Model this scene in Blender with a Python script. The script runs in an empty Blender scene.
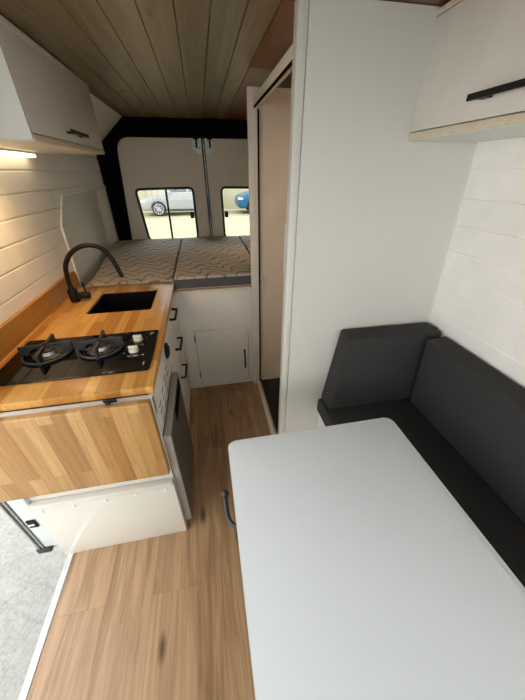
import bpy, bmesh, math, random
from mathutils import Vector, Matrix
random.seed(7)
S = bpy.context.scene
COL = S.collection
PI = math.pi

# ------------------------------------------------------------------ materials
def new_mat(name):
    m = bpy.data.materials.new(name); m.use_nodes = True
    nt = m.node_tree; b = nt.nodes['Principled BSDF']
    return m, nt, b

def lin(c):
    return tuple(((x/255)/12.92 if x/255 <= .04045 else ((x/255+.055)/1.055)**2.4) for x in c)+(1,)

def tc(nt, scale=(1,1,1), rot=(0,0,0), loc=(0,0,0)):
    t = nt.nodes.new('ShaderNodeTexCoord'); mp = nt.nodes.new('ShaderNodeMapping')
    nt.links.new(t.outputs['Object'], mp.inputs['Vector'])
    mp.inputs['Scale'].default_value = scale; mp.inputs['Rotation'].default_value = rot
    mp.inputs['Location'].default_value = loc
    return mp.outputs['Vector']

def noise(nt, vec, scale, detail=4, rough=.55, dist=0):
    n = nt.nodes.new('ShaderNodeTexNoise')
    n.inputs['Scale'].default_value = scale; n.inputs['Detail'].default_value = detail
    n.inputs['Roughness'].default_value = rough; n.inputs['Distortion'].default_value = dist
    nt.links.new(vec, n.inputs['Vector'])
    return n.outputs['Fac']

def ramp(nt, fac, stops):
    r = nt.nodes.new('ShaderNodeValToRGB')
    el = r.color_ramp.elements
    while len(el) < len(stops): el.new(.5)
    for e, (p, c) in zip(el, stops):
        e.position = p; e.color = c if len(c) == 4 else lin(c)
    nt.links.new(fac, r.inputs['Fac'])
    return r.outputs['Color']

def mix(nt, fac, a, b, mode='MIX'):
    m = nt.nodes.new('ShaderNodeMix'); m.data_type = 'RGBA'; m.blend_type = mode
    for sock, v in ((m.inputs['Factor'], fac), (m.inputs['A'], a), (m.inputs['B'], b)):
        pass
    def put(i, v):
        s = m.inputs[i]
        if hasattr(v, 'is_linked') or isinstance(v, bpy.types.NodeSocket): nt.links.new(v, s)
        else: s.default_value = v
    put(0, fac); put(6, a); put(7, b)
    return m.outputs[2]

def bump(nt, b, h, strength=.2, dist=.002):
    n = nt.nodes.new('ShaderNodeBump'); n.inputs['Strength'].default_value = strength
    n.inputs['Distance'].default_value = dist
    nt.links.new(h, n.inputs['Height']); nt.links.new(n.outputs['Normal'], b.inputs['Normal'])

def plain(name, rgb, rough=.5, metal=0, var=.04, nscale=6, bmp=0, spec=.5):
    m, nt, b = new_mat(name)
    v = tc(nt)
    c = lin(rgb)
    lo = tuple(x*(1-var) for x in c[:3])+(1,); hi = tuple(min(1, x*(1+var)) for x in c[:3])+(1,)
    col = ramp(nt, noise(nt, v, nscale), [(.3, lo), (.7, hi)])
    nt.links.new(col, b.inputs['Base Color'])
    b.inputs['Roughness'].default_value = rough; b.inputs['Metallic'].default_value = metal
    b.inputs['Specular IOR Level'].default_value = spec
    if bmp: bump(nt, b, noise(nt, v, 350, 2), bmp, .001)
    return m

def stave_wood(name, c1, c2, c3, stave=.042, length=.42, rot=(0,0,0), rough=.35):
    """edge-glued butcher block: staves along the texture's x axis"""
    m, nt, b = new_mat(name)
    v = tc(nt, rot=rot)
    br = nt.nodes.new('ShaderNodeTexBrick')
    br.offset = .37; br.offset_frequency = 2; br.squash = 1
    br.inputs['Color1'].default_value = (0,0,0,1); br.inputs['Color2'].default_value = (1,1,1,1)
    br.inputs['Mortar'].default_value = (.3,.3,.3,1)
    br.inputs['Scale'].default_value = 1; br.inputs['Mortar Size'].default_value = .0006
    br.inputs['Brick Width'].default_value = length; br.inputs['Row Height'].default_value = stave
    nt.links.new(v, br.inputs['Vector'])
    base = ramp(nt, br.outputs['Color'], [(0, c1), (.5, c2), (1, c3)])
    mp = nt.nodes.new('ShaderNodeMapping'); mp.inputs['Scale'].default_value = (3, 60, 60)
    nt.links.new(v, mp.inputs['Vector'])
    addv = nt.nodes.new('ShaderNodeVectorMath'); addv.operation = 'MULTIPLY_ADD'
    nt.links.new(br.outputs['Color'], addv.inputs[0]); addv.inputs[1].default_value = (17, 9, 5)
    nt.links.new(mp.outputs['Vector'], addv.inputs[2])
    g = noise(nt, addv.outputs[0], 1.3, 6, .6, .6)
    gr = ramp(nt, g, [(.3, (.72,.68,.62,1)), (.6, (1.03,1.02,1.0,1))])
    col = mix(nt, .8, base, gr, 'MULTIPLY')
    nt.links.new(col, b.inputs['Base Color'])
    b.inputs['Roughness'].default_value = rough
    bump(nt, b, g, .06, .001)
    return m

def plank_wood(name, c1, c2, c3, width, length, rot, rough, knots=.85, grain=(.55,.5,.45), gap=.0012):
    m, nt, b = new_mat(name)
    v = tc(nt, rot=rot)
    br = nt.nodes.new('ShaderNodeTexBrick')
    br.offset = .43; br.offset_frequency = 2
    br.inputs['Color1'].default_value = (0,0,0,1); br.inputs['Color2'].default_value = (1,1,1,1)
    br.inputs['Mortar'].default_value = (.1,.1,.1,1)
    br.inputs['Scale'].default_value = 1; br.inputs['Mortar Size'].default_value = gap
    br.inputs['Brick Width'].default_value = length; br.inputs['Row Height'].default_value = width
    nt.links.new(v, br.inputs['Vector'])
    base = ramp(nt, br.outputs['Color'], [(0, c1), (.5, c2), (1, c3)])
    mp = nt.nodes.new('ShaderNodeMapping'); mp.inputs['Scale'].default_value = (1.6, 26, 26)
    nt.links.new(v, mp.inputs['Vector'])
    addv = nt.nodes.new('ShaderNodeVectorMath'); addv.operation = 'MULTIPLY_ADD'
    nt.links.new(br.outputs['Color'], addv.inputs[0]); addv.inputs[1].default_value = (7, 13, 5)
    nt.links.new(mp.outputs['Vector'], addv.inputs[2])
    g = noise(nt, addv.outputs[0], 1.2, 8, .62, 1.2)
    col = mix(nt, .85, base, ramp(nt, g, [(.28, grain+(1,)), (.62, (1.04,1.03,1.02,1))]), 'MULTIPLY')
    # darker streaks
    mp3 = nt.nodes.new('ShaderNodeMapping'); mp3.inputs['Scale'].default_value = (.9, 9, 9)
    nt.links.new(v, mp3.inputs['Vector'])
    st = noise(nt, mp3.outputs['Vector'], 1.5, 3, .5, .8)
    col = mix(nt, .7, col, ramp(nt, st, [(.32, (.50,.43,.37,1)), (.50, (1,1,1,1))]), 'MULTIPLY')
    # knots
    vo = nt.nodes.new('ShaderNodeTexVoronoi'); vo.feature = 'F1'; vo.inputs['Scale'].default_value = 3.1
    mp2 = nt.nodes.new('ShaderNodeMapping'); mp2.inputs['Scale'].default_value = (.8, 2.4, 2.4)
    nt.links.new(v, mp2.inputs['Vector']); nt.links.new(mp2.outputs['Vector'], vo.inputs['Vector'])
    kn = ramp(nt, vo.outputs['Distance'], [(.05, (.22,.17,.13,1)), (.15, (1,1,1,1))])
    col = mix(nt, knots, col, kn, 'MULTIPLY')
    col = mix(nt, br.outputs['Fac'], col, (.13,.085,.05,1))
    nt.links.new(col, b.inputs['Base Color'])
    b.inputs['Roughness'].default_value = rough
    bump(nt, b, g, .08, .001)
    return m

M = {}
M['white'] = plain('white laminate', (226,223,214), .45)
M['white_cool'] = plain('white partition laminate', (222,223,217), .42, var=.015, nscale=2)
M['board'] = plain('white washed boards', (246,242,235), .55, var=.04, nscale=9)
M['part'] = plain('grey white partition laminate', (212,211,202), .42, var=.012, nscale=2)
M['table'] = plain('white table laminate', (222,228,231), .32, var=.01, nscale=3)
M['ply'] = plain('birch ply edge', (222,208,184), .6, var=.07, nscale=60)
M['black'] = plain('black metal', (16,15,15), .5, spec=.3)
M['carpet'] = plain('black carpet lining', (8,8,9), .97, bmp=.4, spec=.1)
M['rubber'] = plain('black rubber', (18,18,18), .6)
M['glossblack'] = plain('black glass hob', (9,9,10), .06, var=.02)
M['castiron'] = plain('grey cast iron', (46,47,50), .5)
M['steel'] = plain('brushed steel', (190,186,178), .3, metal=1)
M['alu'] = plain('aluminium strip', (236,238,240), .3, metal=.6)
M['darksink'] = plain('black composite sink', (12,12,13), .35)
M['fridgegrey'] = plain('dark grey fridge door', (92,90,86), .38, metal=.35, var=.05)
M['fridgeedge'] = plain('grey fridge edge', (160,155,146), .45, var=.03)
M['cushion'] = plain('charcoal upholstery', (57,56,55), .9, var=.16, nscale=220, bmp=.5, spec=.25)
M['bandgrey'] = plain('grey mattress border', (86,84,84), .9, var=.1, nscale=120, bmp=.3)
M['piping'] = plain('mattress piping', (178,160,140), .8)
M['doorpanel'] = plain('beige door lining', (216,207,188), .75, var=.03, nscale=4)
M['showerwhite'] = plain('cream shower frame', (220,212,198), .4)
M['showerbeige'] = plain('beige shower wall', (226,208,184), .35)
M['tray'] = plain('black shower tray', (14,14,16), .4)
M['panelwhite'] = plain('glossy white lower panel', (212,208,196), .22, var=.02)
M['bodywhite'] = plain('van body paint', (214,222,218), .25)
M['seal'] = plain('grey door seal', (150,152,148), .5)
M['stain'] = plain('brown stained board', (118,74,42), .3, var=.25, nscale=5)
M['concrete'] = plain('x', (170,170,166), .95)
M['wallout'] = plain('pale yard wall', (172,167,142), .95, var=.08, nscale=1.2)
M['silver'] = plain('silver car paint', (142,145,144), .3, metal=.3, var=.02)
M['blue'] = plain('blue car paint', (12,82,116), .25, metal=.3, var=.02)
M['carglass'] = plain('dark car glass', (52,60,60), .08)
M['tyre'] = plain('black tyre', (26,26,26), .8)
M['rim'] = plain('alloy rim', (160,160,160), .35, metal=.6)
M['knob'] = plain('cream hob knob', (214,208,190), .3)
M['burner'] = plain('aluminium burner', (170,166,160), .35, metal=.8)
M['mark'] = plain('white print', (220,220,215), .6)
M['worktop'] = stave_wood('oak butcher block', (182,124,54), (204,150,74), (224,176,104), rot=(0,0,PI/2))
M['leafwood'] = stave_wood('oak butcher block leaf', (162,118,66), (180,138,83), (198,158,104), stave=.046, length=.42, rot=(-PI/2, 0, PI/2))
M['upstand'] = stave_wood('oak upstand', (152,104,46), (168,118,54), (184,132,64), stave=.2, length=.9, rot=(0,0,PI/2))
M['floor'] = plank_wood('oak laminate floor', (148,115,82), (164,131,96), (178,146,111), .19, 1.28, (0,0,PI/2), .36, gap=.0004)
M['ceilwood'] = plank_wood('oiled pine ceiling', (106,90,62), (128,111,79), (144,126,94), .106, 5.0, (0,0,PI/2), .42, knots=.9, grain=(.7,.66,.6), gap=.0005)

def concrete():
    m, nt, b = new_mat('pale concrete ground'); v = tc(nt)
    n1 = noise(nt, v, 9, 8, .7); n2 = noise(nt, v, 60, 4, .7)
    c = mix(nt, .5, ramp(nt, n1, [(.3, (132,131,126)), (.65, (160,159,153))]), ramp(nt, n2, [(.3, (118,117,113)), (.6, (166,165,159))]))
    vo = nt.nodes.new('ShaderNodeTexVoronoi'); vo.feature = 'DISTANCE_TO_EDGE'; vo.inputs['Scale'].default_value = 1.3
    dv = nt.nodes.new('ShaderNodeVectorMath'); dv.operation = 'ADD'
    nn = nt.nodes.new('ShaderNodeTexNoise'); nn.inputs['Scale'].default_value = 2.5; nt.links.new(v, nn.inputs['Vector'])
    nt.links.new(v, dv.inputs[0]); nt.links.new(nn.outputs['Color'], dv.inputs[1]); nt.links.new(dv.outputs[0], vo.inputs['Vector'])
    c = mix(nt, .5, c, ramp(nt, vo.outputs['Distance'], [(.0, (.45,.45,.44,1)), (.012, (1,1,1,1))]), 'MULTIPLY')
    nt.links.new(c, b.inputs['Base Color']); b.inputs['Roughness'].default_value = .95
    bump(nt, b, n2, .4, .004)
    return m
M['concrete'] = concrete()

def yard():
    m, nt, b = new_mat('sandy yard ground'); v = tc(nt, scale=(.25, 1, 1))
    c = ramp(nt, noise(nt, v, 1.2, 6, .65), [(.35, (138,132,106)), (.65, (162,156,130))])
    nt.links.new(c, b.inputs['Base Color']); b.inputs['Roughness'].default_value = 1
    return m
M['yard'] = yard()

def mattress_fabric():
    m, nt, b = new_mat('quilted mattress fabric'); v = tc(nt)
    w = nt.nodes.new('ShaderNodeTexWave'); w.wave_type = 'BANDS'; w.bands_direction = 'Y'; w.wave_profile = 'SIN'
    w.inputs['Scale'].default_value = 3.0; w.inputs['Distortion'].default_value = 0
    # ogee ripple: displace y by a sine of x plus noise
    sp = nt.nodes.new('ShaderNodeSeparateXYZ'); nt.links.new(v, sp.inputs[0])
    def math_(op, a, bb):
        n = nt.nodes.new('ShaderNodeMath'); n.operation = op
        for i, q in enumerate((a, bb)):
            if q is None: continue
            if isinstance(q, (int, float)): n.inputs[i].default_value = q
            else: nt.links.new(q, n.inputs[i])
        return n.outputs[0]
    sx = math_('SINE', math_('MULTIPLY', math_('ADD', sp.outputs[0], math_('MULTIPLY', sp.outputs[1], .35)), 30), None)
    sx2 = math_('SINE', math_('MULTIPLY', sp.outputs[0], 83), None)
    yy = math_('ADD', math_('ADD', sp.outputs[1], math_('MULTIPLY', sx, .048)), math_('MULTIPLY', sx2, .008))
    yy = math_('ADD', yy, math_('MULTIPLY', noise(nt, v, 9, 3), .10))
    cb = nt.nodes.new('ShaderNodeCombineXYZ'); nt.links.new(sp.outputs[0], cb.inputs[0]); nt.links.new(yy, cb.inputs[1])
    nt.links.new(cb.outputs[0], w.inputs['Vector'])
    lines = ramp(nt, w.outputs['Fac'], [(.0, (108,102,94)), (.07, (124,117,108)), (.15, (190,182,170)), (.30, (204,196,184)), (.36, (150,140,127)), (.44, (196,186,170)), (.68, (202,192,178)), (.78, (142,132,120)), (.86, (194,184,168))])
    c = mix(nt, .25, lines, ramp(nt, noise(nt, v, 260, 2), [(.3, (100,92,82)), (.7, (216,206,190))]))
    nt.links.new(c, b.inputs['Base Color']); b.inputs['Roughness'].default_value = .95
    b.inputs['Specular IOR Level'].default_value = .2
    bump(nt, b, w.outputs['Fac'], .5, .006)
    return m
M['mattress'] = mattress_fabric()

def glass(name, tint=(.95,.97,.96,1)):
    m = bpy.data.materials.new(name); m.use_nodes = True; nt = m.node_tree; nt.nodes.clear()
    o = nt.nodes.new('ShaderNodeOutputMaterial'); mx = nt.nodes.new('ShaderNodeMixShader')
    t = nt.nodes.new('ShaderNodeBsdfTransparent'); g = nt.nodes.new('ShaderNodeBsdfGlossy'); f = nt.nodes.new('ShaderNodeFresnel')
    t.inputs['Color'].default_value = tint; g.inputs['Roughness'].default_value = .02; f.inputs['IOR'].default_value = 1.4
    nt.links.new(f.outputs[0], mx.inputs[0]); nt.links.new(t.outputs[0], mx.inputs[1]); nt.links.new(g.outputs[0], mx.inputs[2])
    nt.links.new(mx.outputs[0], o.inputs['Surface'])
    return m
M['glass'] = glass('clear window glass')

def emit(name, rgb, s):
    m, nt, b = new_mat(name)
    b.inputs['Base Color'].default_value = (1,1,1,1)
    b.inputs['Emission Color'].default_value = rgb+(1,); b.inputs['Emission Strength'].default_value = s
    return m
M['led'] = emit('warm led diffuser', (1, .80, .50), 2.6)

# ------------------------------------------------------------------ mesh helpers
class B:
    def __init__(s): s.bm = bmesh.new()
    def _bev(s, verts, r, seg=2):
        if r <= 0: return
        es = {e for v in verts for e in v.link_edges}
        bmesh.ops.bevel(s.bm, geom=list(es), offset=r, segments=seg, profile=.5, affect='EDGES', clamp_overlap=True)
    def box(s, x0, x1, y0, y1, z0, z1, r=0, seg=2):
        vs = [s.bm.verts.new((x, y, z)) for x in (x0, x1) for y in (y0, y1) for z in (z0, z1)]
        for f in ((0,1,3,2),(4,6,7,5),(0,4,5,1),(2,3,7,6),(0,2,6,4),(1,5,7,3)): s.bm.faces.new([vs[i] for i in f])
        s._bev(vs, r, seg); return s
    def hexa(s, bot, top, r=0, seg=2):
        """bot, top: four points each, same winding"""
        vs = [s.bm.verts.new(p) for p in list(bot)+list(top)]
        s.bm.faces.new(vs[3::-1]); s.bm.faces.new(vs[4:])
        for i in range(4): s.bm.faces.new((vs[i], vs[(i+1)%4], vs[4+(i+1)%4], vs[4+i]))
        s._bev(vs, r, seg); return s
    def prism(s, pts, axis, a, b, r=0, seg=2):
        """polygon pts extruded along axis from a to b; pts are the two other coordinates in order"""
        def P(p, t):
            q = list(p); q.insert(axis, t); return q
        n = len(pts)
        v0 = [s.bm.verts.new(P(p, a)) for p in pts]; v1 = [s.bm.verts.new(P(p, b)) for p in pts]
        s.bm.faces.new(v0[::-1]); s.bm.faces.new(v1)
        for i in range(n): s.bm.faces.new((v0[i], v0[(i+1)%n], v1[(i+1)%n], v1[i]))
        s._bev(v0+v1, r, seg); return s
    def cyl(s, c, axis, r, h, n=24, r2=None, bev=0):
        r2 = r if r2 is None else r2
        rings = []
        for t, rr in ((0, r), (h, r2)):
            ring = []
            for k in range(n):
                a = 2*PI*k/n; q = [rr*math.cos(a), rr*math.sin(a)]; q.insert(axis, t)
                ring.append(s.bm.verts.new([c[i]+q[i] for i in range(3)]))
            rings.append(ring)
        f0 = s.bm.faces.new(rings[0][::-1]); f1 = s.bm.faces.new(rings[1])
        for k in range(n): s.bm.faces.new((rings[0][k], rings[0][(k+1)%n], rings[1][(k+1)%n], rings[1][k]))
        if bev:
            bmesh.ops.bevel(s.bm, geom=list(set(f0.edges)|set(f1.edges)), offset=bev, segments=2, profile=.5, affect='EDGES')
        return s
    def tube(s, pts, r, n=12, smooth=True, sub=6, closed=False):
        P = [Vector(p) for p in pts]
        if smooth and len(P) > 2:
            Q = []
            for i in range(len(P)-1):
                p0 = P[max(i-1,0)]; p1 = P[i]; p2 = P[i+1]; p3 = P[min(i+2,len(P)-1)]
                for k in range(sub):
                    t = k/sub
                    Q.append(.5*((2*p1)+(-p0+p2)*t+(2*p0-5*p1+4*p2-p3)*t*t+(-p0+3*p1-3*p2+p3)*t**3))
            Q.append(P[-1]); P = Q
        rings = []; up = None
        for i, p in enumerate(P):
            if closed: d = (P[(i+1)%len(P)]-P[i-1]).normalized()
            else: d = (P[min(i+1,len(P)-1)]-P[max(i-1,0)]).normalized()
            if up is None: up = d.orthogonal().normalized()
            up = (up - d*up.dot(d)).normalized(); w = d.cross(up)
            rr = r(i/(len(P)-1)) if callable(r) else r
            rings.append([s.bm.verts.new(p+rr*(math.cos(2*PI*k/n)*up+math.sin(2*PI*k/n)*w)) for k in range(n)])
        m = len(rings)
        for i in range(m if closed else m-1):
            a, b_ = rings[i], rings[(i+1)%m]
            for k in range(n): s.bm.faces.new((a[k], a[(k+1)%n], b_[(k+1)%n], b_[k]))
        if not closed:
            s.bm.faces.new(rings[0][::-1]); s.bm.faces.new(rings[-1])
        return s
    def ring(s, c, axis, R, r, n=40, m=8, sy=1):
        pts = []
        for k in range(n):
            a = 2*PI*k/n; q = [R*math.cos(a), R*math.sin(a)]; q.insert(axis, 0)
            pts.append([c[i]+q[i] for i in range(3)])
        return s.tube(pts, r, m, smooth=False, closed=True)
    def ball(s, c, r):
        bmesh.ops.create_uvsphere(s.bm, u_segments=16, v_segments=10, radius=r, matrix=Matrix.Translation(c)); return s

ORG = {}
def link(name, b, mat, parent=None, smooth=True, angle=.6):
    bmesh.ops.recalc_face_normals(b.bm, faces=b.bm.faces[:])
    me = bpy.data.meshes.new(name)
    o = bpy.data.objects.new(name, me); COL.objects.link(o)
    org = Vector((0,0,0))
    if parent is not None:
        o.parent = parent; org = ORG.get(parent.name, Vector((0,0,0)))
    ORG[o.name] = org
    if org.length: bmesh.ops.translate(b.bm, verts=b.bm.verts[:], vec=-org)
    b.bm.to_mesh(me); b.bm.free()
    me.materials.append(mat)
    if smooth:
        for p in me.polygons: p.use_smooth = True
        try: me.set_sharp_from_angle(angle=angle)
        except Exception: pass
    return o

def cut(o, cutters):
    """subtract builders (given in world coordinates) from a linked object"""
    org = ORG.get(o.name, Vector((0,0,0)))
    tmp = []
    for c in cutters:
        bmesh.ops.recalc_face_normals(c.bm, faces=c.bm.faces[:])
        bmesh.ops.translate(c.bm, verts=c.bm.verts[:], vec=-org)
        me = bpy.data.meshes.new('tmp'); c.bm.to_mesh(me); c.bm.free()
        t = bpy.data.objects.new('tmp', me); COL.objects.link(t)
        t.parent = o; tmp.append(t)
        md = o.modifiers.new('b', 'BOOLEAN'); md.object = t; md.operation = 'DIFFERENCE'; md.solver = 'EXACT'
    bpy.context.view_layer.update()
    dg = bpy.context.evaluated_depsgraph_get()
    nm = bpy.data.meshes.new_from_object(o.evaluated_get(dg))
    o.modifiers.clear(); o.data = nm
    for t in tmp: bpy.data.objects.remove(t, do_unlink=True)
    for p in nm.polygons: p.use_smooth = True
    try: nm.set_sharp_from_angle(angle=.6)
    except Exception: pass
    return o

def tag(o, label, cat, group=None):
    o['label'] = label; o['category'] = cat
    if group: o['group'] = group
    return o
def thing(name, loc, label, cat, group=None):
    e = bpy.data.objects.new(name, None); COL.objects.link(e); e.location = loc
    e.empty_display_size = .05
    ORG[e.name] = Vector(loc)
    return tag(e, label, cat, group)
def struct(name, b, mat, label=None, **k):
    o = link(name, b, mat, **k); o['kind'] = 'structure'
    if label: o['label'] = label
    return o
def rrect(a0, a1, b0, b1, r, n=5):
    pts = []
    for cx, cy, st in ((a1-r, b1-r, 0), (a0+r, b1-r, 1), (a0+r, b0+r, 2), (a1-r, b0+r, 3)):
        for k in range(n+1):
            t = (st+k/n)*PI/2; pts.append((cx+r*math.cos(t), cy+r*math.sin(t)))
    return pts
def rpoly(pts, r, n=5):
    out = []
    N = len(pts)
    for i in range(N):
        p0, p, p1 = Vector(pts[i-1]), Vector(pts[i]), Vector(pts[(i+1)%N])
        a = (p0-p).normalized(); b = (p1-p).normalized()
        rr = r[i] if isinstance(r, (list, tuple)) else r
        if rr <= 0: out.append(tuple(p)); continue
        s, e = p+a*rr, p+b*rr
        for k in range(n+1):
            t = k/n; q = s*(1-t)**2+p*2*t*(1-t)+e*t*t; out.append(tuple(q))
    return out

# ------------------------------------------------------------------ dimensions
ZC = 1.965          # ceiling
XL, YR = -.89, 3.36
def xr(z):         # right wall leans in towards the roof
    return 1.03+max(0, min(1.64, 1.64)-max(z, .85))*.074 if z < 1.64 else 1.03-(z-1.64)*.25
YP = 1.12          # partition

# ------------------------------------------------------------------ setting
struct('floor', B().box(-.776, 1.12, -1.75, 3.5, -.05, 0), M['floor'], 'oak laminate floor')
struct('trim_1', B().box(-.801, -.776, -.5, .788, -.05, .004, .0015), M['alu'], 'bright aluminium strip along the sliding door sill')

# ceiling of grooved pine planks
def ceiling_profile():
    xs = [-.545]; w = .106; x = -.545
    g = .0028; pts = [(-1.02, ZC+.09), (-1.02, ZC+.012), (-.62, ZC+.012), (-.62, ZC)]
    x = -.55
    while x < .28:
        pts += [(x-g, ZC), (x, ZC+.004), (x+g, ZC)]; x += w
    pts += [(.283, ZC), (.283, ZC+.004), (1.12, ZC+.004), (1.12, ZC+.09)]
    return pts
struct('ceiling', B().prism(ceiling_profile(), 1, -1.75, 3.5), M['ceilwood'], 'tongue and groove timber ceiling', smooth=False)
struct('trim_2', B().box(.286, 1.0, -.6, 3.34, ZC-.001, ZC+.012), M['stain'], 'brown stained ceiling board above the shower')

# grooved boards along y at the left
def left_profile():
    pts = [(-1.02, .55), (XL, .55)]
    z = .675
    while z < 1.74:
        pts += [(XL, z-.006), (XL-.009, z-.002), (XL-.009, z+.002), (XL, z+.006)]; z += .0985
    pts += [(XL, 1.735), (-1.02, 1.735)]
    return pts
wl = struct('wall_left', B().prism(left_profile(), 1, .83, YR), M['board'], 'white horizontal boards on the left wall', smooth=False)
rec = [(2.112, .5), (2.112, .90), (2.14, 1.27), (2.30, 1.425), (3.37, 1.435), (3.30, .5)]
cut(wl, [B().prism(rec, 0, -1.1, -.7)])
# blanked window recess behind the boards
o = struct('window_1', B().prism([(2.0, .5), (2.0, 1.6), (3.36, 1.6), (3.36, .5)], 0, -.98, -.948), M['white'], 'blanked side window recess beside the bed')
link('window_frame', B().hexa([(-.95,3.10,.5),(-.885,3.22,.5),(-.885,3.36,.5),(-.95,3.36,.5)], [(-.95,3.24,1.43),(-.885,3.31,1.43),(-.885,3.37,1.43),(-.95,3.37,1.43)]), M['doorpanel'], o)
e = B()
pts = [(-.886, 2.112, .90), (-.886, 2.14, 1.27), (-.886, 2.30, 1.425), (-.886, 3.34, 1.433)]
e.tube(pts, .008, 8, smooth=False)
link('edge_trim', e, M['board'], o)
# sloping shoulder between wall and ceiling
struct('wall_left_shoulder', B().prism([(-.60, ZC), (XL-.005, 1.72), (-1.02, 1.72), (-1.02, ZC)], 1, .83, YR), M['white'], 'white sloping panel between left wall and ceiling')
# outer body behind kitchen
struct('wall_left_body', B().box(-1.06, -1.04, 2.0, 3.5, -.3, 2.05).box(-.925, -.909, .847, 2.0, .05, .55), M['bodywhite'])
# cab end (behind the photographer)
struct('wall_front', B().box(-1.02, 1.12, -1.80, -1.75, -.3, .95).box(-1.02, 1.12, -1.80, -1.75, 1.82, 2.05), M['bodywhite'], 'cab bulkhead below and above the windscreen')
struct('wall_left_cab', B().box(-.95, -.89, -.62, -.48, -.3, 2.0).box(-.95, -.89, -1.75, -.62, -.3, .9).box(-.95, -.89, -1.75, -.62, 1.7, 2.0).box(-.95,-.85,-.5,.83,1.86,2.0), M['bodywhite'], 'cab door side beside the sliding door')

# right wall
def right_profile():
    pts = [(1.14, -.02), (xr(0), -.02)]
    z = .36
    while z < 1.9:
        pts += [(xr(z-.003), z-.003), (xr(z)+.0035, z), (xr(z+.003), z+.003)]; z += .1
    pts += [(xr(ZC), ZC), (1.14, ZC)]
    return pts
struct('wall_right', B().prism(right_profile(), 1, -1.0, YP+.03), M['board'], 'white horizontal boards on the right wall', smooth=False)
struct('wall_right_cab', B().box(1.10, 1.14, -1.75, -1.0, -.3, .95).box(1.10, 1.14, -1.75, -1.0, 1.7, 2.0), M['bodywhite'])
struct('wall_right_body', B().box(1.14, 1.18, -1.0, 3.5, -.3, 2.05), M['bodywhite'])
# partition in front of the shower
struct('wall_partition', B().prism([(.350, 0), (xr(.0), 0), (xr(.85), .85), (xr(1.64), 1.64), (xr(1.95), 1.962), (.350, 1.962)], 1, YP, YP+.025), M['part'], 'tall white partition between dinette and shower', smooth=False)
struct('trim_3', B().box(.317, .3482, YP-.003, YP+.04, 0, 1.958, .003, 2), M['part'], 'white corner post on the partition edge')

# ------------------------------------------------------------------ rear doors and black surround
ring = B().prism([(-1.03, .3), (-1.03, 2.0), (1.18, 2.0), (1.18, .3)], 1, YR-.02, YR+.06)
ro = struct('wall_rear', ring, M['carpet'], 'black carpeted surround of the rear doors', smooth=False)
dl = rpoly([(-.775, .25), (-.770, .80), (-.700, 1.823), (.850, 1.823), (.920, .80), (.925, .25)], [0, 0, .12, .12, 0, 0], 6)
cut(ro, [B().prism(dl, 1, 3.2, 3.6)])
def rear_door(n, sgn, label, winlab):
    cx = .075
    def X(v): return cx+sgn*(v-cx)
    poly = rpoly([(X(.060), .25), (X(.060), 1.835), (X(-.71), 1.835), (X(-.775), .85), (X(-.775), .25)], [0, .01, .04, 0, 0], 6)
    d = struct('door_%d' % n, B().prism(poly, 1, YR+.01, YR+.04), M['doorpanel'], label)
    hole = rpoly([(X(-.070), .925), (X(-.066), 1.422), (X(-.628), 1.412), (X(-.588), .925)], .05, 6)
    cut(d, [B().prism(hole, 1, 3.2, 3.6)])
    w = B(); w.tube([(p[0], YR+.02, p[1]) for p in hole], .014, 8, smooth=False, closed=True)
    f = link('window_frame', w, M['rubber'], d)
    link('pane', B().prism(hole, 1, YR+.022, YR+.026), M['glass'], f)
    if n == 1: link('window_bar', B().hexa([(X(-.345)-.009, YR+.004, .915), (X(-.345)+.009, YR+.004, .915), (X(-.345)+.009, YR+.03, .915), (X(-.345)-.009, YR+.03, .915)],
        [(X(-.336)-.009, YR+.004, 1.42), (X(-.336)+.009, YR+.004, 1.42), (X(-.336)+.009, YR+.03, 1.42), (X(-.336)-.009, YR+.03, 1.42)]), M['rubber'], f)
    link('window_latch', B().box(min(X(-.085), X(-.125)), max(X(-.085), X(-.125)), YR-.008, YR+.02, 1.14, 1.20, .006), M['black'], f)
    br = [(X(.054), 1.834), (X(.054), 1.700), (X(.012), 1.700), (X(-.022), 1.745), (X(-.046), 1.834)]
    p = link('latch_plate', B().prism(br, 1, YR-.002, YR+.011), M['bodywhite'], d)
    link('latch_bolt', B().box(X(.012)-.009, X(.012)+.009, YR-.016, YR-.002, 1.745, 1.832, .003).box(X(.012)-.026, X(.012)+.026, YR-.012, YR-.002, 1.812, 1.826, .002), M['black'], p)
    bl = B()
    for dx, dz in ((-.028, 1.80), (-.016, 1.765), (.036, 1.75), (.036, 1.80)):
        bl.cyl((X(dx), YR-.006, dz), 1, .0045, .006, 10)
    link('screw', bl, M['black'], p)
    link('door_seal', B().box(min(X(.060), X(.072)), max(X(.060), X(.0762)), YR-.004, YR+.04, .25, 1.83), M['rubber'], d)
    return d
rear_door(1, 1, 'beige lined left rear door with sliding window', 'a')
rear_door(2, -1, 'beige lined right rear door with window', 'b')

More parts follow.
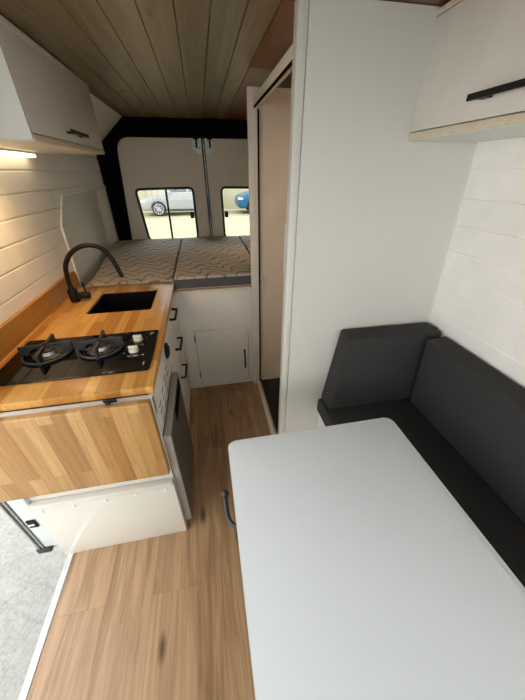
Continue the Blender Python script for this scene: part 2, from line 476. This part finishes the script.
# ------------------------------------------------------------------ bed
bed = thing('bed_base', (0, 2.6, 0), 'white bed platform across the rear with a small hatch door', 'bed')
link('front_panel', B().box(-.246, .30, 1.93, 1.948, 0, .842, .002), M['white'], bed)
cut(bpy.data.objects['front_panel'], [B().box(-.153, .258, 1.9, 1.96, .026, .539)])
link('platform', B().box(-.246, 1.0, 1.9225, YR-.03, .842, .860, .002).box(-.88, -.247, 2.035, YR-.03, .842, .860, .002), M['ply'], bed)
d = link('hatch_door', B().box(-.149, .254, 1.929, 1.945, .030, .535, .002), M['white'], bed)
link('handle', B().tube([(.221, 1.929, .165), (.221, 1.905, .175), (.221, 1.905, .325), (.221, 1.929, .335)], .0065, 8, smooth=False), M['black'], d)
for z in (.11, .45):
    link('hinge', B().cyl((-.1530, 1.926, z), 2, .004, .05, 10), M['black'], d)
link('support', B().box(-.86, -.83, 2.2, 3.2, .0, .842), M['white'], bed)
link('support', B().box(.95, .98, 2.2, 3.2, 0, .842), M['white'], bed)

def cushion_mattress(outline, z0, z1, label, zf=None):
    zf = zf or z1
    zt = [zf, zf, z1, z1]
    c = Vector((sum(p[0] for p in outline)/4, sum(p[1] for p in outline)/4, z0))
    t = thing('mattress', c, label, 'mattress', 'mattress sections on the rear bed')
    top = [(p[0], p[1], q) for p, q in zip(outline, zt)]; bot = [(p[0], p[1], q-.03) for p, q in zip(outline, zt)]
    link('top_panel', B().hexa(bot, top, .018, 4), M['mattress'], t)
    inb = lambda q, s: tuple(c[i]+(q[i]-c[i])*s for i in range(2))
    b2 = B().hexa([(*inb(p, .996), z0) for p in outline], [(*inb(p, .996), q-.018) for p, q in zip(outline, zt)], .012, 3)
    link('side_band', b2, M['bandgrey'], t)
    for z in (z0+.012, z1-.020):
        if z > z0+.05 and zf < z1: continue
        link('piping', B().tube([(*p, z) for p in rpoly(outline, .02, 3)], .0045, 6, smooth=False, closed=True), M['piping'] if z < z0+.05 else M['bandgrey'], t)
cushion_mattress([(-.80, 2.03), (-.245, 2.03), (-.250, 3.32), (-.915, 3.32)], .862, .957, 'patterned mattress section on the left, beside the blanked window', .917)
cushion_mattress([(-.233, 1.925), (.365, 1.925), (.368, 3.32), (-.238, 3.32)], .862, .957, 'patterned mattress section in the middle, facing the aisle')
cushion_mattress([(.380, 1.935), (.98, 1.935), (.98, 3.32), (.382, 3.32)], .862, .957, 'patterned mattress section on the right, mostly hidden by the shower')

# ------------------------------------------------------------------ shower
sh = thing('shower_cabin', (.65, 1.55, 0), 'narrow shower cabin with cream frame and black tray beside the aisle', 'shower')
link('corner_post', B().box(.287, .338, 1.893, 1.918, 0, 1.918, .003), M['showerwhite'], sh)
link('rear_panel', B().box(.338, 1.05, 1.900, 1.918, 0, 1.918), M['showerbeige'], sh)
link('side_panel', B().box(1.05, 1.07, 1.15, 1.918, 0, 1.918), M['showerbeige'], sh)
link('near_panel', B().box(.352, 1.05, YP+.027, YP+.04, 0, 1.92), M['showerbeige'], sh)
link('header', B().box(.318, .352, YP+.04, 1.893, 1.842, 1.878, .003), M['showerwhite'], sh)
link('header_seal', B().box(.3185, .327, YP+.04, 1.893, 1.8355, 1.842), M['carpet'], sh)
link('door_frame', B().box(.326, .336, 1.875, 1.893, .035, 1.829, .002), M['showerwhite'], sh)
link('frame_seal', B().box(.3365, .345, 1.872, 1.893, .035, 1.829), M['carpet'], sh)
link('bottom_track', B().box(.312, .336, YP+.04, 1.893, 0, .036, .004), M['showerwhite'], sh)
link('track_seal', B().box(.337, .344, YP+.04, 1.893, .02, .042), M['steel'], sh)
tr = B().box(.345, 1.04, YP+.042, 1.899, 0, .028, .006).box(.345, .36, YP+.042, 1.899, .02, .036, .003)
link('tray', tr, M['tray'], sh)
ca = B().box(.3452, .360, 1.868, 1.888, .86, .875, .003).box(.3452, .360, 1.868, 1.888, .925, .94, .003).box(.356, .361, 1.86, 1.888, .86, .94, .001)
link('catch', ca, M['showerwhite'], sh)
link('magnet_strip', B().box(.318, .334, YP+.041, YP+.058, 1.18, 1.38, .003), M['mark'], sh)

# ------------------------------------------------------------------ kitchen cabinet
YK = .815
kit = thing('kitchen_cabinet', (-.56, 1.4, 0), 'white kitchen base cabinet along the left wall with black handled drawers', 'cabinet')
link('carcass', B().box(-.870, -.262, YK+.012, 2.02, .0, .018).box(-.885, -.87, .85, 2.02, .018, .866)
     .box(-.87, -.262, 2.004, 2.02, .018, .866).box(-.87, -.262, 1.262, 1.275, .018, .866), M['white'], kit)
link('end_panel', B().box(-.868, -.2445, YK, YK+.012, 0, .866, .002), M['panelwhite'], kit)
link('apron', B().box(-.868, -.2445, YK+.0125, YK+.03, .78, .868, .002), M['white'], kit)
lp = link('lower_panel', B().box(-.812, -.2445, .789, .8145, 0, .398, .002), M['panelwhite'], kit)
link('rail', B().box(-.812, -.249, .785, .8145, .400, .414, .003).box(-.812, -.249, .7855, .7887, .390, .402, .001), M['panelwhite'], lp)
for k in range(5):
    link('rivet', B().cyl((-.775+k*.123, .785, .370), 1, .006, .004, 12, r2=.008), M['white'], lp)
leaf = link('drop_leaf', B().box(-.90, -.2475, .786, .8125, .474, .876, .005, 3), M['leafwood'], kit)
leaf['label'] = 'folded down butcher block leaf'
link('leaf_catch', B().box(-.40, -.355, YK-.006, YK-.0005, .880, .894, .003).box(-.392, -.375, YK-.014, YK-.006, .880, .890, .002), M['black'], kit)
vp = link('vent_panel', B().box(-.262, -.2445, YK+.0125, 1.262, .672, .866, .001), M['white'], kit)
for i in range(4):
    for j in range(3):
        yc = .905+.085*i; zc = .694+.036*j
        link('vent_slot', B().box(-.2447, -.2440, yc-.022, yc+.022, zc-.0035, zc+.0035), M['rubber'], vp)
sk = link('round_socket', B().cyl((-.2445, 1.235, .812), 0, .040, .010, 28, bev=.003), M['black'], kit)
link('socket_cap', B().cyl((-.2345, 1.235, .812), 0, .026, .006, 24, bev=.002), M['rubber'], sk)
for z0, z1, hz in ((.665, .862, .845), (.455, .660, .645), (.03, .450, .432)):
    dr = link('drawer', B().box(-.262, -.2445, 1.278, 1.918, z0, z1, .002), M['white'], kit)
    link('handle', B().tube([(-.2445, 1.515, hz), (-.214, 1.515, hz), (-.214, 1.66, hz), (-.2445, 1.66, hz)], .0078, 4, smooth=False), M['black'], dr)

# fridge
fr = thing('fridge', (-.55, 1.04, .02), 'under counter fridge with dark grey door facing the aisle', 'fridge')
link('body', B().box(-.80, -.2625, YK+.02, 1.255, .022, .668, .004), M['white'], fr)
d = link('door', B().box(-.2445, -.2145, YK+.008, 1.257, .035, .664, .003), M['fridgeedge'], fr)
link('front_sheet', B().box(-.2143, -.2115, YK+.013, 1.255, .038, .655, .001), M['fridgegrey'], d)
link('handle', B().box(-.2114, -.2085, .98, 1.225, .585, .648, .001), M['carpet'], d)

# worktop
YW = .848
wt = thing('worktop', (-.56, 1.44, .868), 'oiled butcher block worktop over the kitchen cabinet', 'worktop')
w = link('slab', B().box(-.889, -.240, YW, 2.025, .868, .900, .003, 2), M['worktop'], wt)
cut(w, [B().prism(rrect(-.678, -.338, 1.555, 1.885, .012, 4), 2, .8, 1.0), B().box(-.80, -.29, .98, 1.255, .8, .95)])
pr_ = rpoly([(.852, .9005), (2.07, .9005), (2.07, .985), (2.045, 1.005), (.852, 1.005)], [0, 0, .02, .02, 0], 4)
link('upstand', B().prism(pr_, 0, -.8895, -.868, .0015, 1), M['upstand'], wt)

# sink
sk = thing('sink', (-.508, 1.72, .70), 'black inset sink in the butcher block worktop', 'sink')
bs = B()
x0, x1, y0, y1 = -.677, -.339, 1.556, 1.884
bs.box(x0, x0+.006, y0, y1, .72, .893).box(x1-.006, x1, y0, y1, .72, .893).box(x0+.006, x1-.006, y0, y0+.006, .72, .893).box(x0+.006, x1-.006, y1-.006, y1, .72, .893).box(x0, x1, y0, y1, .714, .72)
link('basin', bs, M['darksink'], sk)
link('drain', B().cyl((-.508, 1.72, .7205), 2, .04, .004, 28, bev=.001), M['steel'], sk)

# faucet
fa = thing('faucet', (-.80, 1.765, .9), 'black swan neck tap with side lever behind the sink', 'tap')
link('base', B().cyl((-.795, 1.765, .9005), 2, .026, .072, 24, bev=.003).cyl((-.795, 1.765, .9725), 2, .018, .02, 20, r2=.013), M['black'], fa)
link('spout', B().tube([(-.797, 1.765, .99), (-.792, 1.765, 1.06), (-.778, 1.765, 1.115), (-.737, 1.765, 1.172), (-.678, 1.765, 1.207), (-.62, 1.765, 1.213), (-.573, 1.765, 1.196), (-.540, 1.765, 1.155), (-.518, 1.765, 1.095), (-.503, 1.765, 1.030)], .0125, 14), M['black'], fa)
lv = link('cartridge', B().cyl((-.772, 1.765, .934), 0, .021, .064, 20, bev=.003), M['black'], fa)
link('lever', B().tube([(-.722, 1.765, .948), (-.726, 1.765, .975), (-.728, 1.765, 1.012)], .0055, 8, smooth=False), M['black'], lv)
# power outlet half hidden at the picture's edge
so = thing('wall_socket', (-.889, 1.09, 1.02), 'black socket on the left wall boards above the upstand', 'socket')
link('plate', B().box(-.8888, -.872, 1.075, 1.150, 1.025, 1.10, .012, 3), M['black'], so)
link('insert', B().cyl((-.8718, 1.1125, 1.0625), 0, .022, .003, 20), M['rubber'], so)

# hob
hb = thing('gas_hob', (-.55, 1.115, .9), 'black glass two burner gas hob set in the worktop', 'hob')
link('glass_plate', B().prism(rrect(-.832, -.264, .952, 1.283, .012, 4), 2, .9004, .9064, .0012, 1), M['glossblack'], hb)
for cx, cy, ra in ((-.697, 1.152, .090), (-.487, 1.150, .085)):
    bu = link('burner', B().cyl((cx, cy, .9066), 2, .058, .004, 32, r2=.050), M['castiron'], hb)
    link('flame_ring', B().cyl((cx, cy, .9106), 2, .036, .013, 28, r2=.031), M['burner'], bu)
    link('burner_cap', B().cyl((cx, cy, .9238), 2, .031, .007, 28, bev=.002), M['castiron'], bu)
    tv = B().ring((cx, cy, .9122), 2, ra, .0052, 48, 8)
    ps = link('pan_support', tv, M['castiron'], hb)
    for k in range(4):
        a = math.radians(5)+k*PI/2
        ux, uy = math.cos(a), math.sin(a); vx, vy = -uy*.0045, ux*.0045
        prof = [(ra+.006, .907), (ra+.006, .951), (ra*.12, .951), (ra*.12, .942), (ra*.62, .934), (ra*.80, .907)]
        bb = B()
        v0 = [bb.bm.verts.new((cx+ux*p+vx, cy+uy*p+vy, z)) for p, z in prof]
        v1 = [bb.bm.verts.new((cx+ux*p-vx, cy+uy*p-vy, z)) for p, z in prof]
        n = len(prof)
        bb.bm.faces.new(v0); bb.bm.faces.new(v1[::-1])
        for i in range(n): bb.bm.faces.new((v0[i], v0[(i+1)%n], v1[(i+1)%n], v1[i]))
        link('arm', bb, M['castiron'], ps, smooth=False)
for cx, cy in ((-.345, 1.196), (-.347, 1.102)):
    k = link('knob', B().cyl((cx, cy, .9066), 2, .021, .016, 24, r2=.018, bev=.002).box(cx-.019, cx+.019, cy-.006, cy+.006, .922, .932, .003), M['knob'], hb)
for (cx, cy, w_, h_) in ((-.292, 1.255, .016, .006), (-.296, 1.243, .010, .003), (-.360, 1.062, .012, .003), (-.335, 1.063, .018, .003), (-.305, 1.065, .010, .003), (-.318, 1.150, .004, .004), (-.292, 1.00, .003, .024), (-.385, 1.09, .004, .004), (-.375, 1.20, .004, .004), (-.310, 1.215, .008, .002)):
    link('print_mark', B().box(cx-w_/2, cx+w_/2, cy-h_/2, cy+h_/2, .9064, .9067), M['mark'], hb)

# pillar of the sliding door opening
struct('wall_left_pillar', B().box(-.8722, -.8125, .8145, .834, .3, 1.86, .002).box(-.8722, -.8125, .798, .834, .085, .466, .003), M['bodywhite'], 'pale door pillar at the end of the sliding door opening')
ss = thing('door_seal', (-.885, .83, .06), 'grey rubber door seal on the pillar left of the kitchen', 'seal')
link('profile', B().box(-.908, -.8725, .800, .845, .085, .466, .006, 3).box(-.900, -.892, .792, .80, .085, .466, .003).box(-.884, -.876, .794, .80, .085, .466, .003), M['seal'], ss)
link('end_cap', B().box(-.912, -.852, .790, .846, .048, .084, .006), M['castiron'], ss)
st = thing('door_striker', (-.845, .79, .25), 'black and chrome latch striker on the pale door pillar', 'latch')
link('plate', B().box(-.862, -.826, .7915, .7975, .262, .315, .003), M['black'], st)
link('pin', B().cyl((-.856, .789, .289), 0, .005, .024, 14), M['steel'], st)

# ------------------------------------------------------------------ overhead cabinets
def bar_handle(y0, y1, x, z, sgn, parent):
    b = B()
    b.prism([(x, z), (x+sgn*.030, z+.004), (x+sgn*.030, z+.010), (x, z+.010)], 1, y0+.012, y1-.012)
    b.bm.free(); b = B()
    b.hexa([(x+sgn*.024, y0, z), (x+sgn*.032, y0, z), (x+sgn*.032, y1, z), (x+sgn*.024, y1, z)], [(x+sgn*.024, y0, z+.014), (x+sgn*.032, y0, z+.014), (x+sgn*.032, y1, z+.014), (x+sgn*.024, y1, z+.014)], .001, 1)
    b.box(min(x, x+sgn*.026), max(x, x+sgn*.026), y0+.02, y0+.05, z+.001, z+.008); b.box(min(x, x+sgn*.026), max(x, x+sgn*.026), y1-.05, y1-.02, z+.001, z+.008)
    return link('handle', b, M['black'], parent)

XF = -.54
oc = thing('overhead_cabinet', (-.71, 1.78, 1.645), 'white overhead cabinet above the hob with warm strip light below', 'cabinet')
link('body', B().prism([(XF-.016, 1.666), (XF-.016, ZC-.012), (-.60, ZC-.012), (XL+.004, 1.712), (XL+.002, 1.666)], 1, 1.34, 2.20), M['white_cool'], oc, smooth=False)
link('end_panel', B().prism([(XF-.001, 1.646), (XF-.001, ZC-.008), (-.595, ZC-.008), (XL+.004, 1.716), (XL+.002, 1.646)], 1, 1.325, 1.3395), M['white_cool'], oc, smooth=False)
link('bottom_board', B().box(XL+.002, XF+.001, 1.340, 2.212, 1.645, 1.6635, .001), M['ply'], oc)
link('bottom_face', B().box(XL+.003, XF-.004, 1.3405, 2.208, 1.6425, 1.6448), M['white'], oc)
link('top_rail', B().box(XF-.012, XF+.001, 1.34, 2.212, ZC-.030, ZC-.008, .001), M['white'], oc)
d = link('door', B().box(XF-.0155, XF, 1.3415, 2.212, 1.667, ZC-.032, .0015), M['white'], oc)
bar_handle(1.645, 1.865, XF, 1.694, 1, d)
led = thing('strip_light', (-.84, 1.7, 1.62), 'warm lit strip light under the left overhead cabinet', 'light')
link('housing', B().box(-.872, -.838, 1.36, 2.03, 1.634, 1.6422, .001), M['showerwhite'], led)
link('diffuser', B().box(-.870, -.840, 1.365, 2.025, 1.619, 1.6338, .005, 3), M['led'], led)

XG = .740
oc2 = thing('overhead_cabinet', (.88, .4, 1.645), 'white overhead cabinet above the dinette bench with ply edges', 'cabinet')
link('body', B().box(XG+.016, 1.02, -.6, YP-.007, 1.666, ZC-.014), M['white_cool'], oc2)
link('end_panel', B().box(XG+.001, 1.022, YP-.0065, YP-.001, 1.664, ZC-.014), M['white_cool'], oc2)
link('bottom_board', B().box(XG-.001, 1.026, -.6, YP-.0015, 1.645, 1.6635, .001), M['ply'], oc2)
link('bottom_face', B().box(XG+.006, 1.026, -.6, YP-.003, 1.6425, 1.6448), M['white_cool'], oc2)
link('top_rail', B().box(XG-.001, XG+.014, -.6, YP-.007, ZC-.026, ZC-.012, .001), M['ply'], oc2)
d = link('door', B().box(XG, XG+.0155, -.596, YP-.0085, 1.667, ZC-.029, .0015), M['white'], oc2)
bar_handle(.58, .855, XG, 1.706, -1, d)

# ------------------------------------------------------------------ dinette
be = thing('bench', (.8, .3, 0), 'white bench box beneath the charcoal seat cushions', 'bench')
link('box_front', B().box(.545, .560, -.7, YP-.005, 0, .375, .002), M['white'], be)
link('box_end', B().box(.560, 1.07, YP-.02, YP-.005, 0, .375, .002), M['white'], be)
link('box_end', B().box(.560, 1.07, -.7, -.685, 0, .375, .002), M['white'], be)
link('lid', B().box(.545, 1.07, -.7, YP-.005, .375, .390, .002), M['ply'], be)
def upholstered(name, b, label, pipes):
    t = thing(name, (.8, .5, .39), label, 'cushion')
    link('cover', b, M['cushion'], t)
    for p in pipes: link('seam', B().tube(p, .0035, 6, smooth=False), M['cushion'], t)
    return t
sx0, sx1 = .527, 1.078
upholstered('seat_cushion', B().box(sx0, sx1, -.7, YP-.004, .391, .480, .016, 4), 'charcoal seat cushion lying flat on the bench',
    [[(sx0+.004, -.68, .468), (sx0+.004, YP-.02, .468)]])
upholstered('back_cushion', B().hexa([(.552, 1.003, .4815), (1.082, 1.003, .4815), (1.082, YP-.004, .4815), (.540, YP-.004, .4815)],
     [(.592, 1.003, .913), (1.074, 1.003, .905), (1.074, YP-.004, .905), (.598, YP-.004, .910)], .016, 4), 'charcoal end cushion leaning on the white partition',
    [[(.556, 1.006, .50), (.594, 1.006, .902)], [(.60, 1.006, .908), (1.06, 1.006, .900)]])
upholstered('back_cushion', B().hexa([(1.012, -.7, .4815), (1.088, -.7, .4815), (1.088, .994, .4815), (1.012, .994, .4815)],
     [(.958, -.7, .893), (1.078, -.7, .893), (1.078, .990, .893), (.962, .972, .893)], .014, 4), 'long charcoal back cushion along the white boarded right wall',
    [[(.9665, -.68, .884), (.9685, .965, .884)], [(.964, -.68, .888), (1.07, -.68, .890)]])

tb = thing('table', (.33, .3, 0), 'white dinette table with rounded corners beside the charcoal bench', 'table')
link('top', B().prism(rrect(.004, .655, -.16, .703, .028, 6), 2, .695, .72, .003, 2), M['table'], tb)
link('leg', B().cyl((.36, .30, .012), 2, .035, .66, 28), M['steel'], tb)
link('base', B().cyl((.36, .30, 0), 2, .15, .012, 40, bev=.004), M['steel'], tb)
link('bracket', B().box(.24, .48, .18, .42, .672, .6945, .003), M['black'], tb)
cl = link('clamp_handle', B().tube([(.10, .462, .625), (.03, .462, .612), (.004, .465, .603), (-.016, .490, .600), (-.022, .53, .604), (-.023, .560, .612)], .0075, 12), M['castiron'], tb)
link('handle_ball', B().ball((-.0235, .572, .615), .0135), M['castiron'], cl)
link('clamp_mount', B().box(.09, .15, .44, .485, .60, .6945, .004), M['black'], tb)

# ------------------------------------------------------------------ outside
struct('ground', B().box(-14, 14, -14, 3.9, -.62, -.56), M['concrete'], 'pale concrete ground outside')
yb = B()
yb.hexa([(-40, 3.9, -.62), (40, 3.9, -.62), (40, 13, -.25), (-40, 13, -.25)], [(-40, 3.9, -.56), (40, 3.9, -.56), (40, 13, -.17), (-40, 13, -.17)])
yb.box(-40, 40, 13, 40, -.25, -.17)
struct('ground_yard', yb, M['yard'], 'sunlit sandy yard behind the van')
wb = B().box(-30, 30, 17.6, 17.9, -.17, 3.0)
for k in range(-20, 20): wb.box(k*1.4-.03, k*1.4+.03, 17.56, 17.6, -.17, 3.0)
struct('wall_yard', wb, M['wallout'], 'pale yard wall behind the parked cars')

def car(cx, y, z, paint, label, sc=.86):
    """side on car, nose towards -x; cx is the front wheel centre"""
    t = thing('car', (cx+1.3, y, z), label, 'car')
    wr = .37
    prof = [(-.86, .30), (-.92, .48), (-.90, .74), (-.78, .90), (-.30, 1.02), (.36, 1.10), (1.0, 1.16), (2.6, 1.18), (3.30, 1.12), (3.56, 1.0), (3.60, .55), (3.50, .32)]
    bd = link('body', B().prism([(cx+a, z+b) for a, b in prof], 1, y-.90, y+.90, .07, 3), paint, t)
    cut(bd, [B().cyl((cx+dx, y+sy, z+wr), 1, wr+.06, .5, 32) for dx in (0, 2.72) for sy in (-1.2, .7)])
    cb = [(.30, 1.06), (1.12, 1.60), (1.5, 1.66), (2.6, 1.64), (3.2, 1.48), (3.5, 1.08)]
    hb_ = B(); n = len(cb)
    v0 = [hb_.bm.verts.new((cx+a, y-.84+(b-1.06)*.32, z+b)) for a, b in cb]; v1 = [hb_.bm.verts.new((cx+a, y+.84-(b-1.06)*.32, z+b)) for a, b in cb]
    hb_.bm.faces.new(v0); hb_.bm.faces.new(v1[::-1])
    for i in range(n): hb_.bm.faces.new((v0[i], v0[(i+1)%n], v1[(i+1)%n], v1[i]))
    link('cabin', hb_, paint, t)
    def side(pts):
        b = B(); v0 = [b.bm.verts.new((cx+a, y-.855+(h-1.06)*.32, z+h)) for a, h in pts]; v1 = [b.bm.verts.new((cx+a, y-.835+(h-1.06)*.32, z+h)) for a, h in pts]
        b.bm.faces.new(v0); b.bm.faces.new(v1[::-1]); m = len(pts)
        for i in range(m): b.bm.faces.new((v0[i], v0[(i+1)%m], v1[(i+1)%m], v1[i]))
        return b
    link('window', side([(.52, 1.19), (1.20, 1.56), (1.66, 1.59), (1.66, 1.21)]), M['carglass'], t)
    link('window', side([(1.74, 1.21), (1.74, 1.59), (2.56, 1.57), (2.70, 1.22)]), M['carglass'], t)
    link('sill', B().box(cx+.46, cx+2.28, y-.905, y-.86, z+.26, z+.36, .01), M['tyre'], t)
    for dx in (0, 2.72):
        for yy in (y-.86, y+.64):
            wh = link('wheel', B().cyl((cx+dx, yy, z+wr), 1, wr, .22, 36, bev=.03), M['tyre'], t)
            if yy < y:
                rb = B().ring((cx+dx, yy-.004, z+wr), 1, wr*.70, .022, 32, 8)
                for k in range(10):
                    a = 2*PI*k/10
                    rb.tube([(cx+dx+.05*math.cos(a), yy-.012, z+wr+.05*math.sin(a)), (cx+dx+wr*.7*math.cos(a), yy-.006, z+wr+wr*.7*math.sin(a))], .020, 6, smooth=False)
                rb.cyl((cx+dx, yy-.03, z+wr), 1, .06, .03, 20)
                link('rim', rb, M['rim'], wh)
    link('headlight', B().box(cx-.90, cx-.62, y-.905, y-.80, z+.72, z+.84, .03), M['knob'], t)
    link('mirror', B().box(cx+.62, cx+.80, y-1.06, y-.86, z+1.12, z+1.26, .03), paint, t)
    link('door_handle', B().box(cx+1.42, cx+1.62, y-.93, y-.89, z+.98, z+1.02, .01), paint, t)
    t.scale = (sc, sc, sc); t.location = (cx+1.3*sc, y, z)
    return t
car(-1.93, 15.7, -.17, M['silver'], 'silver car parked outside the left rear window', .81)
car(2.50, 15.7, -.17, M['blue'], 'blue car parked outside the right rear window')

# ------------------------------------------------------------------ light
w = bpy.data.worlds.new('World'); S.world = w; w.use_nodes = True
bg = w.node_tree.nodes['Background']; bg.inputs['Color'].default_value = (.96, .98, 1.0, 1); bg.inputs['Strength'].default_value = 2.2
sun = bpy.data.lights.new('sun', 'SUN'); sun.energy = 1.0; sun.angle = .02; sun.color = (1, .95, .80)
so_ = bpy.data.objects.new('sun', sun); COL.objects.link(so_)
so_.rotation_euler = Vector((.62, -.42, .95)).to_track_quat('Z', 'Y').to_euler()
def spot(name, loc, tgt, e, col, size, blend=.8, rad=.03):
    l = bpy.data.lights.new(name, 'SPOT'); l.energy = e; l.color = col; l.spot_size = size; l.spot_blend = blend; l.shadow_soft_size = rad
    o = bpy.data.objects.new(name, l); COL.objects.link(o); o.location = loc
    o.rotation_euler = (Vector(loc)-Vector(tgt)).to_track_quat('Z', 'Y').to_euler()
spot('cabinet_light', (-.70, 1.40, 1.630), (-.86, 1.42, 1.0), 7, (1, .66, .32), 2.7, 1.0, .03)
spot('shower_light', (.75, 1.45, 1.93), (.70, 1.55, 0), 1.8, (1, .92, .78), 2.6)
spot('reading_light', (.80, 2.6, 1.55), (.20, 2.5, .96), 5, (1, .68, .36), 1.3)

# ------------------------------------------------------------------ camera
cam = bpy.data.cameras.new('camera'); co = bpy.data.objects.new('camera', cam); COL.objects.link(co)
yaw, pit = math.radians(10.875), math.radians(32.214)
roll = math.radians(-.145)
f = Vector((math.sin(yaw)*math.cos(pit), math.cos(yaw)*math.cos(pit), -math.sin(pit)))
r = Vector((math.cos(yaw), -math.sin(yaw), 0)); u = r.cross(f)
r2 = math.cos(roll)*r+math.sin(roll)*u; u2 = -math.sin(roll)*r+math.cos(roll)*u
mw = Matrix((r2, u2, -f)).transposed().to_4x4(); mw.translation = Vector((0, 0, 1.55))
co.matrix_world = mw
cam.sensor_fit = 'HORIZONTAL'; cam.sensor_width = 36; cam.lens = 282.025/525*36
cam.clip_start = .02; cam.clip_end = 200
S.camera = co
S.view_settings.view_transform = 'Standard'; S.view_settings.look = 'None'
S.view_settings.gamma = 1; S.view_settings.exposure = .8; S.view_settings.use_curve_mapping = False
S.cycles.max_bounces = 10; S.cycles.diffuse_bounces = 6
S.cycles.use_denoising = True
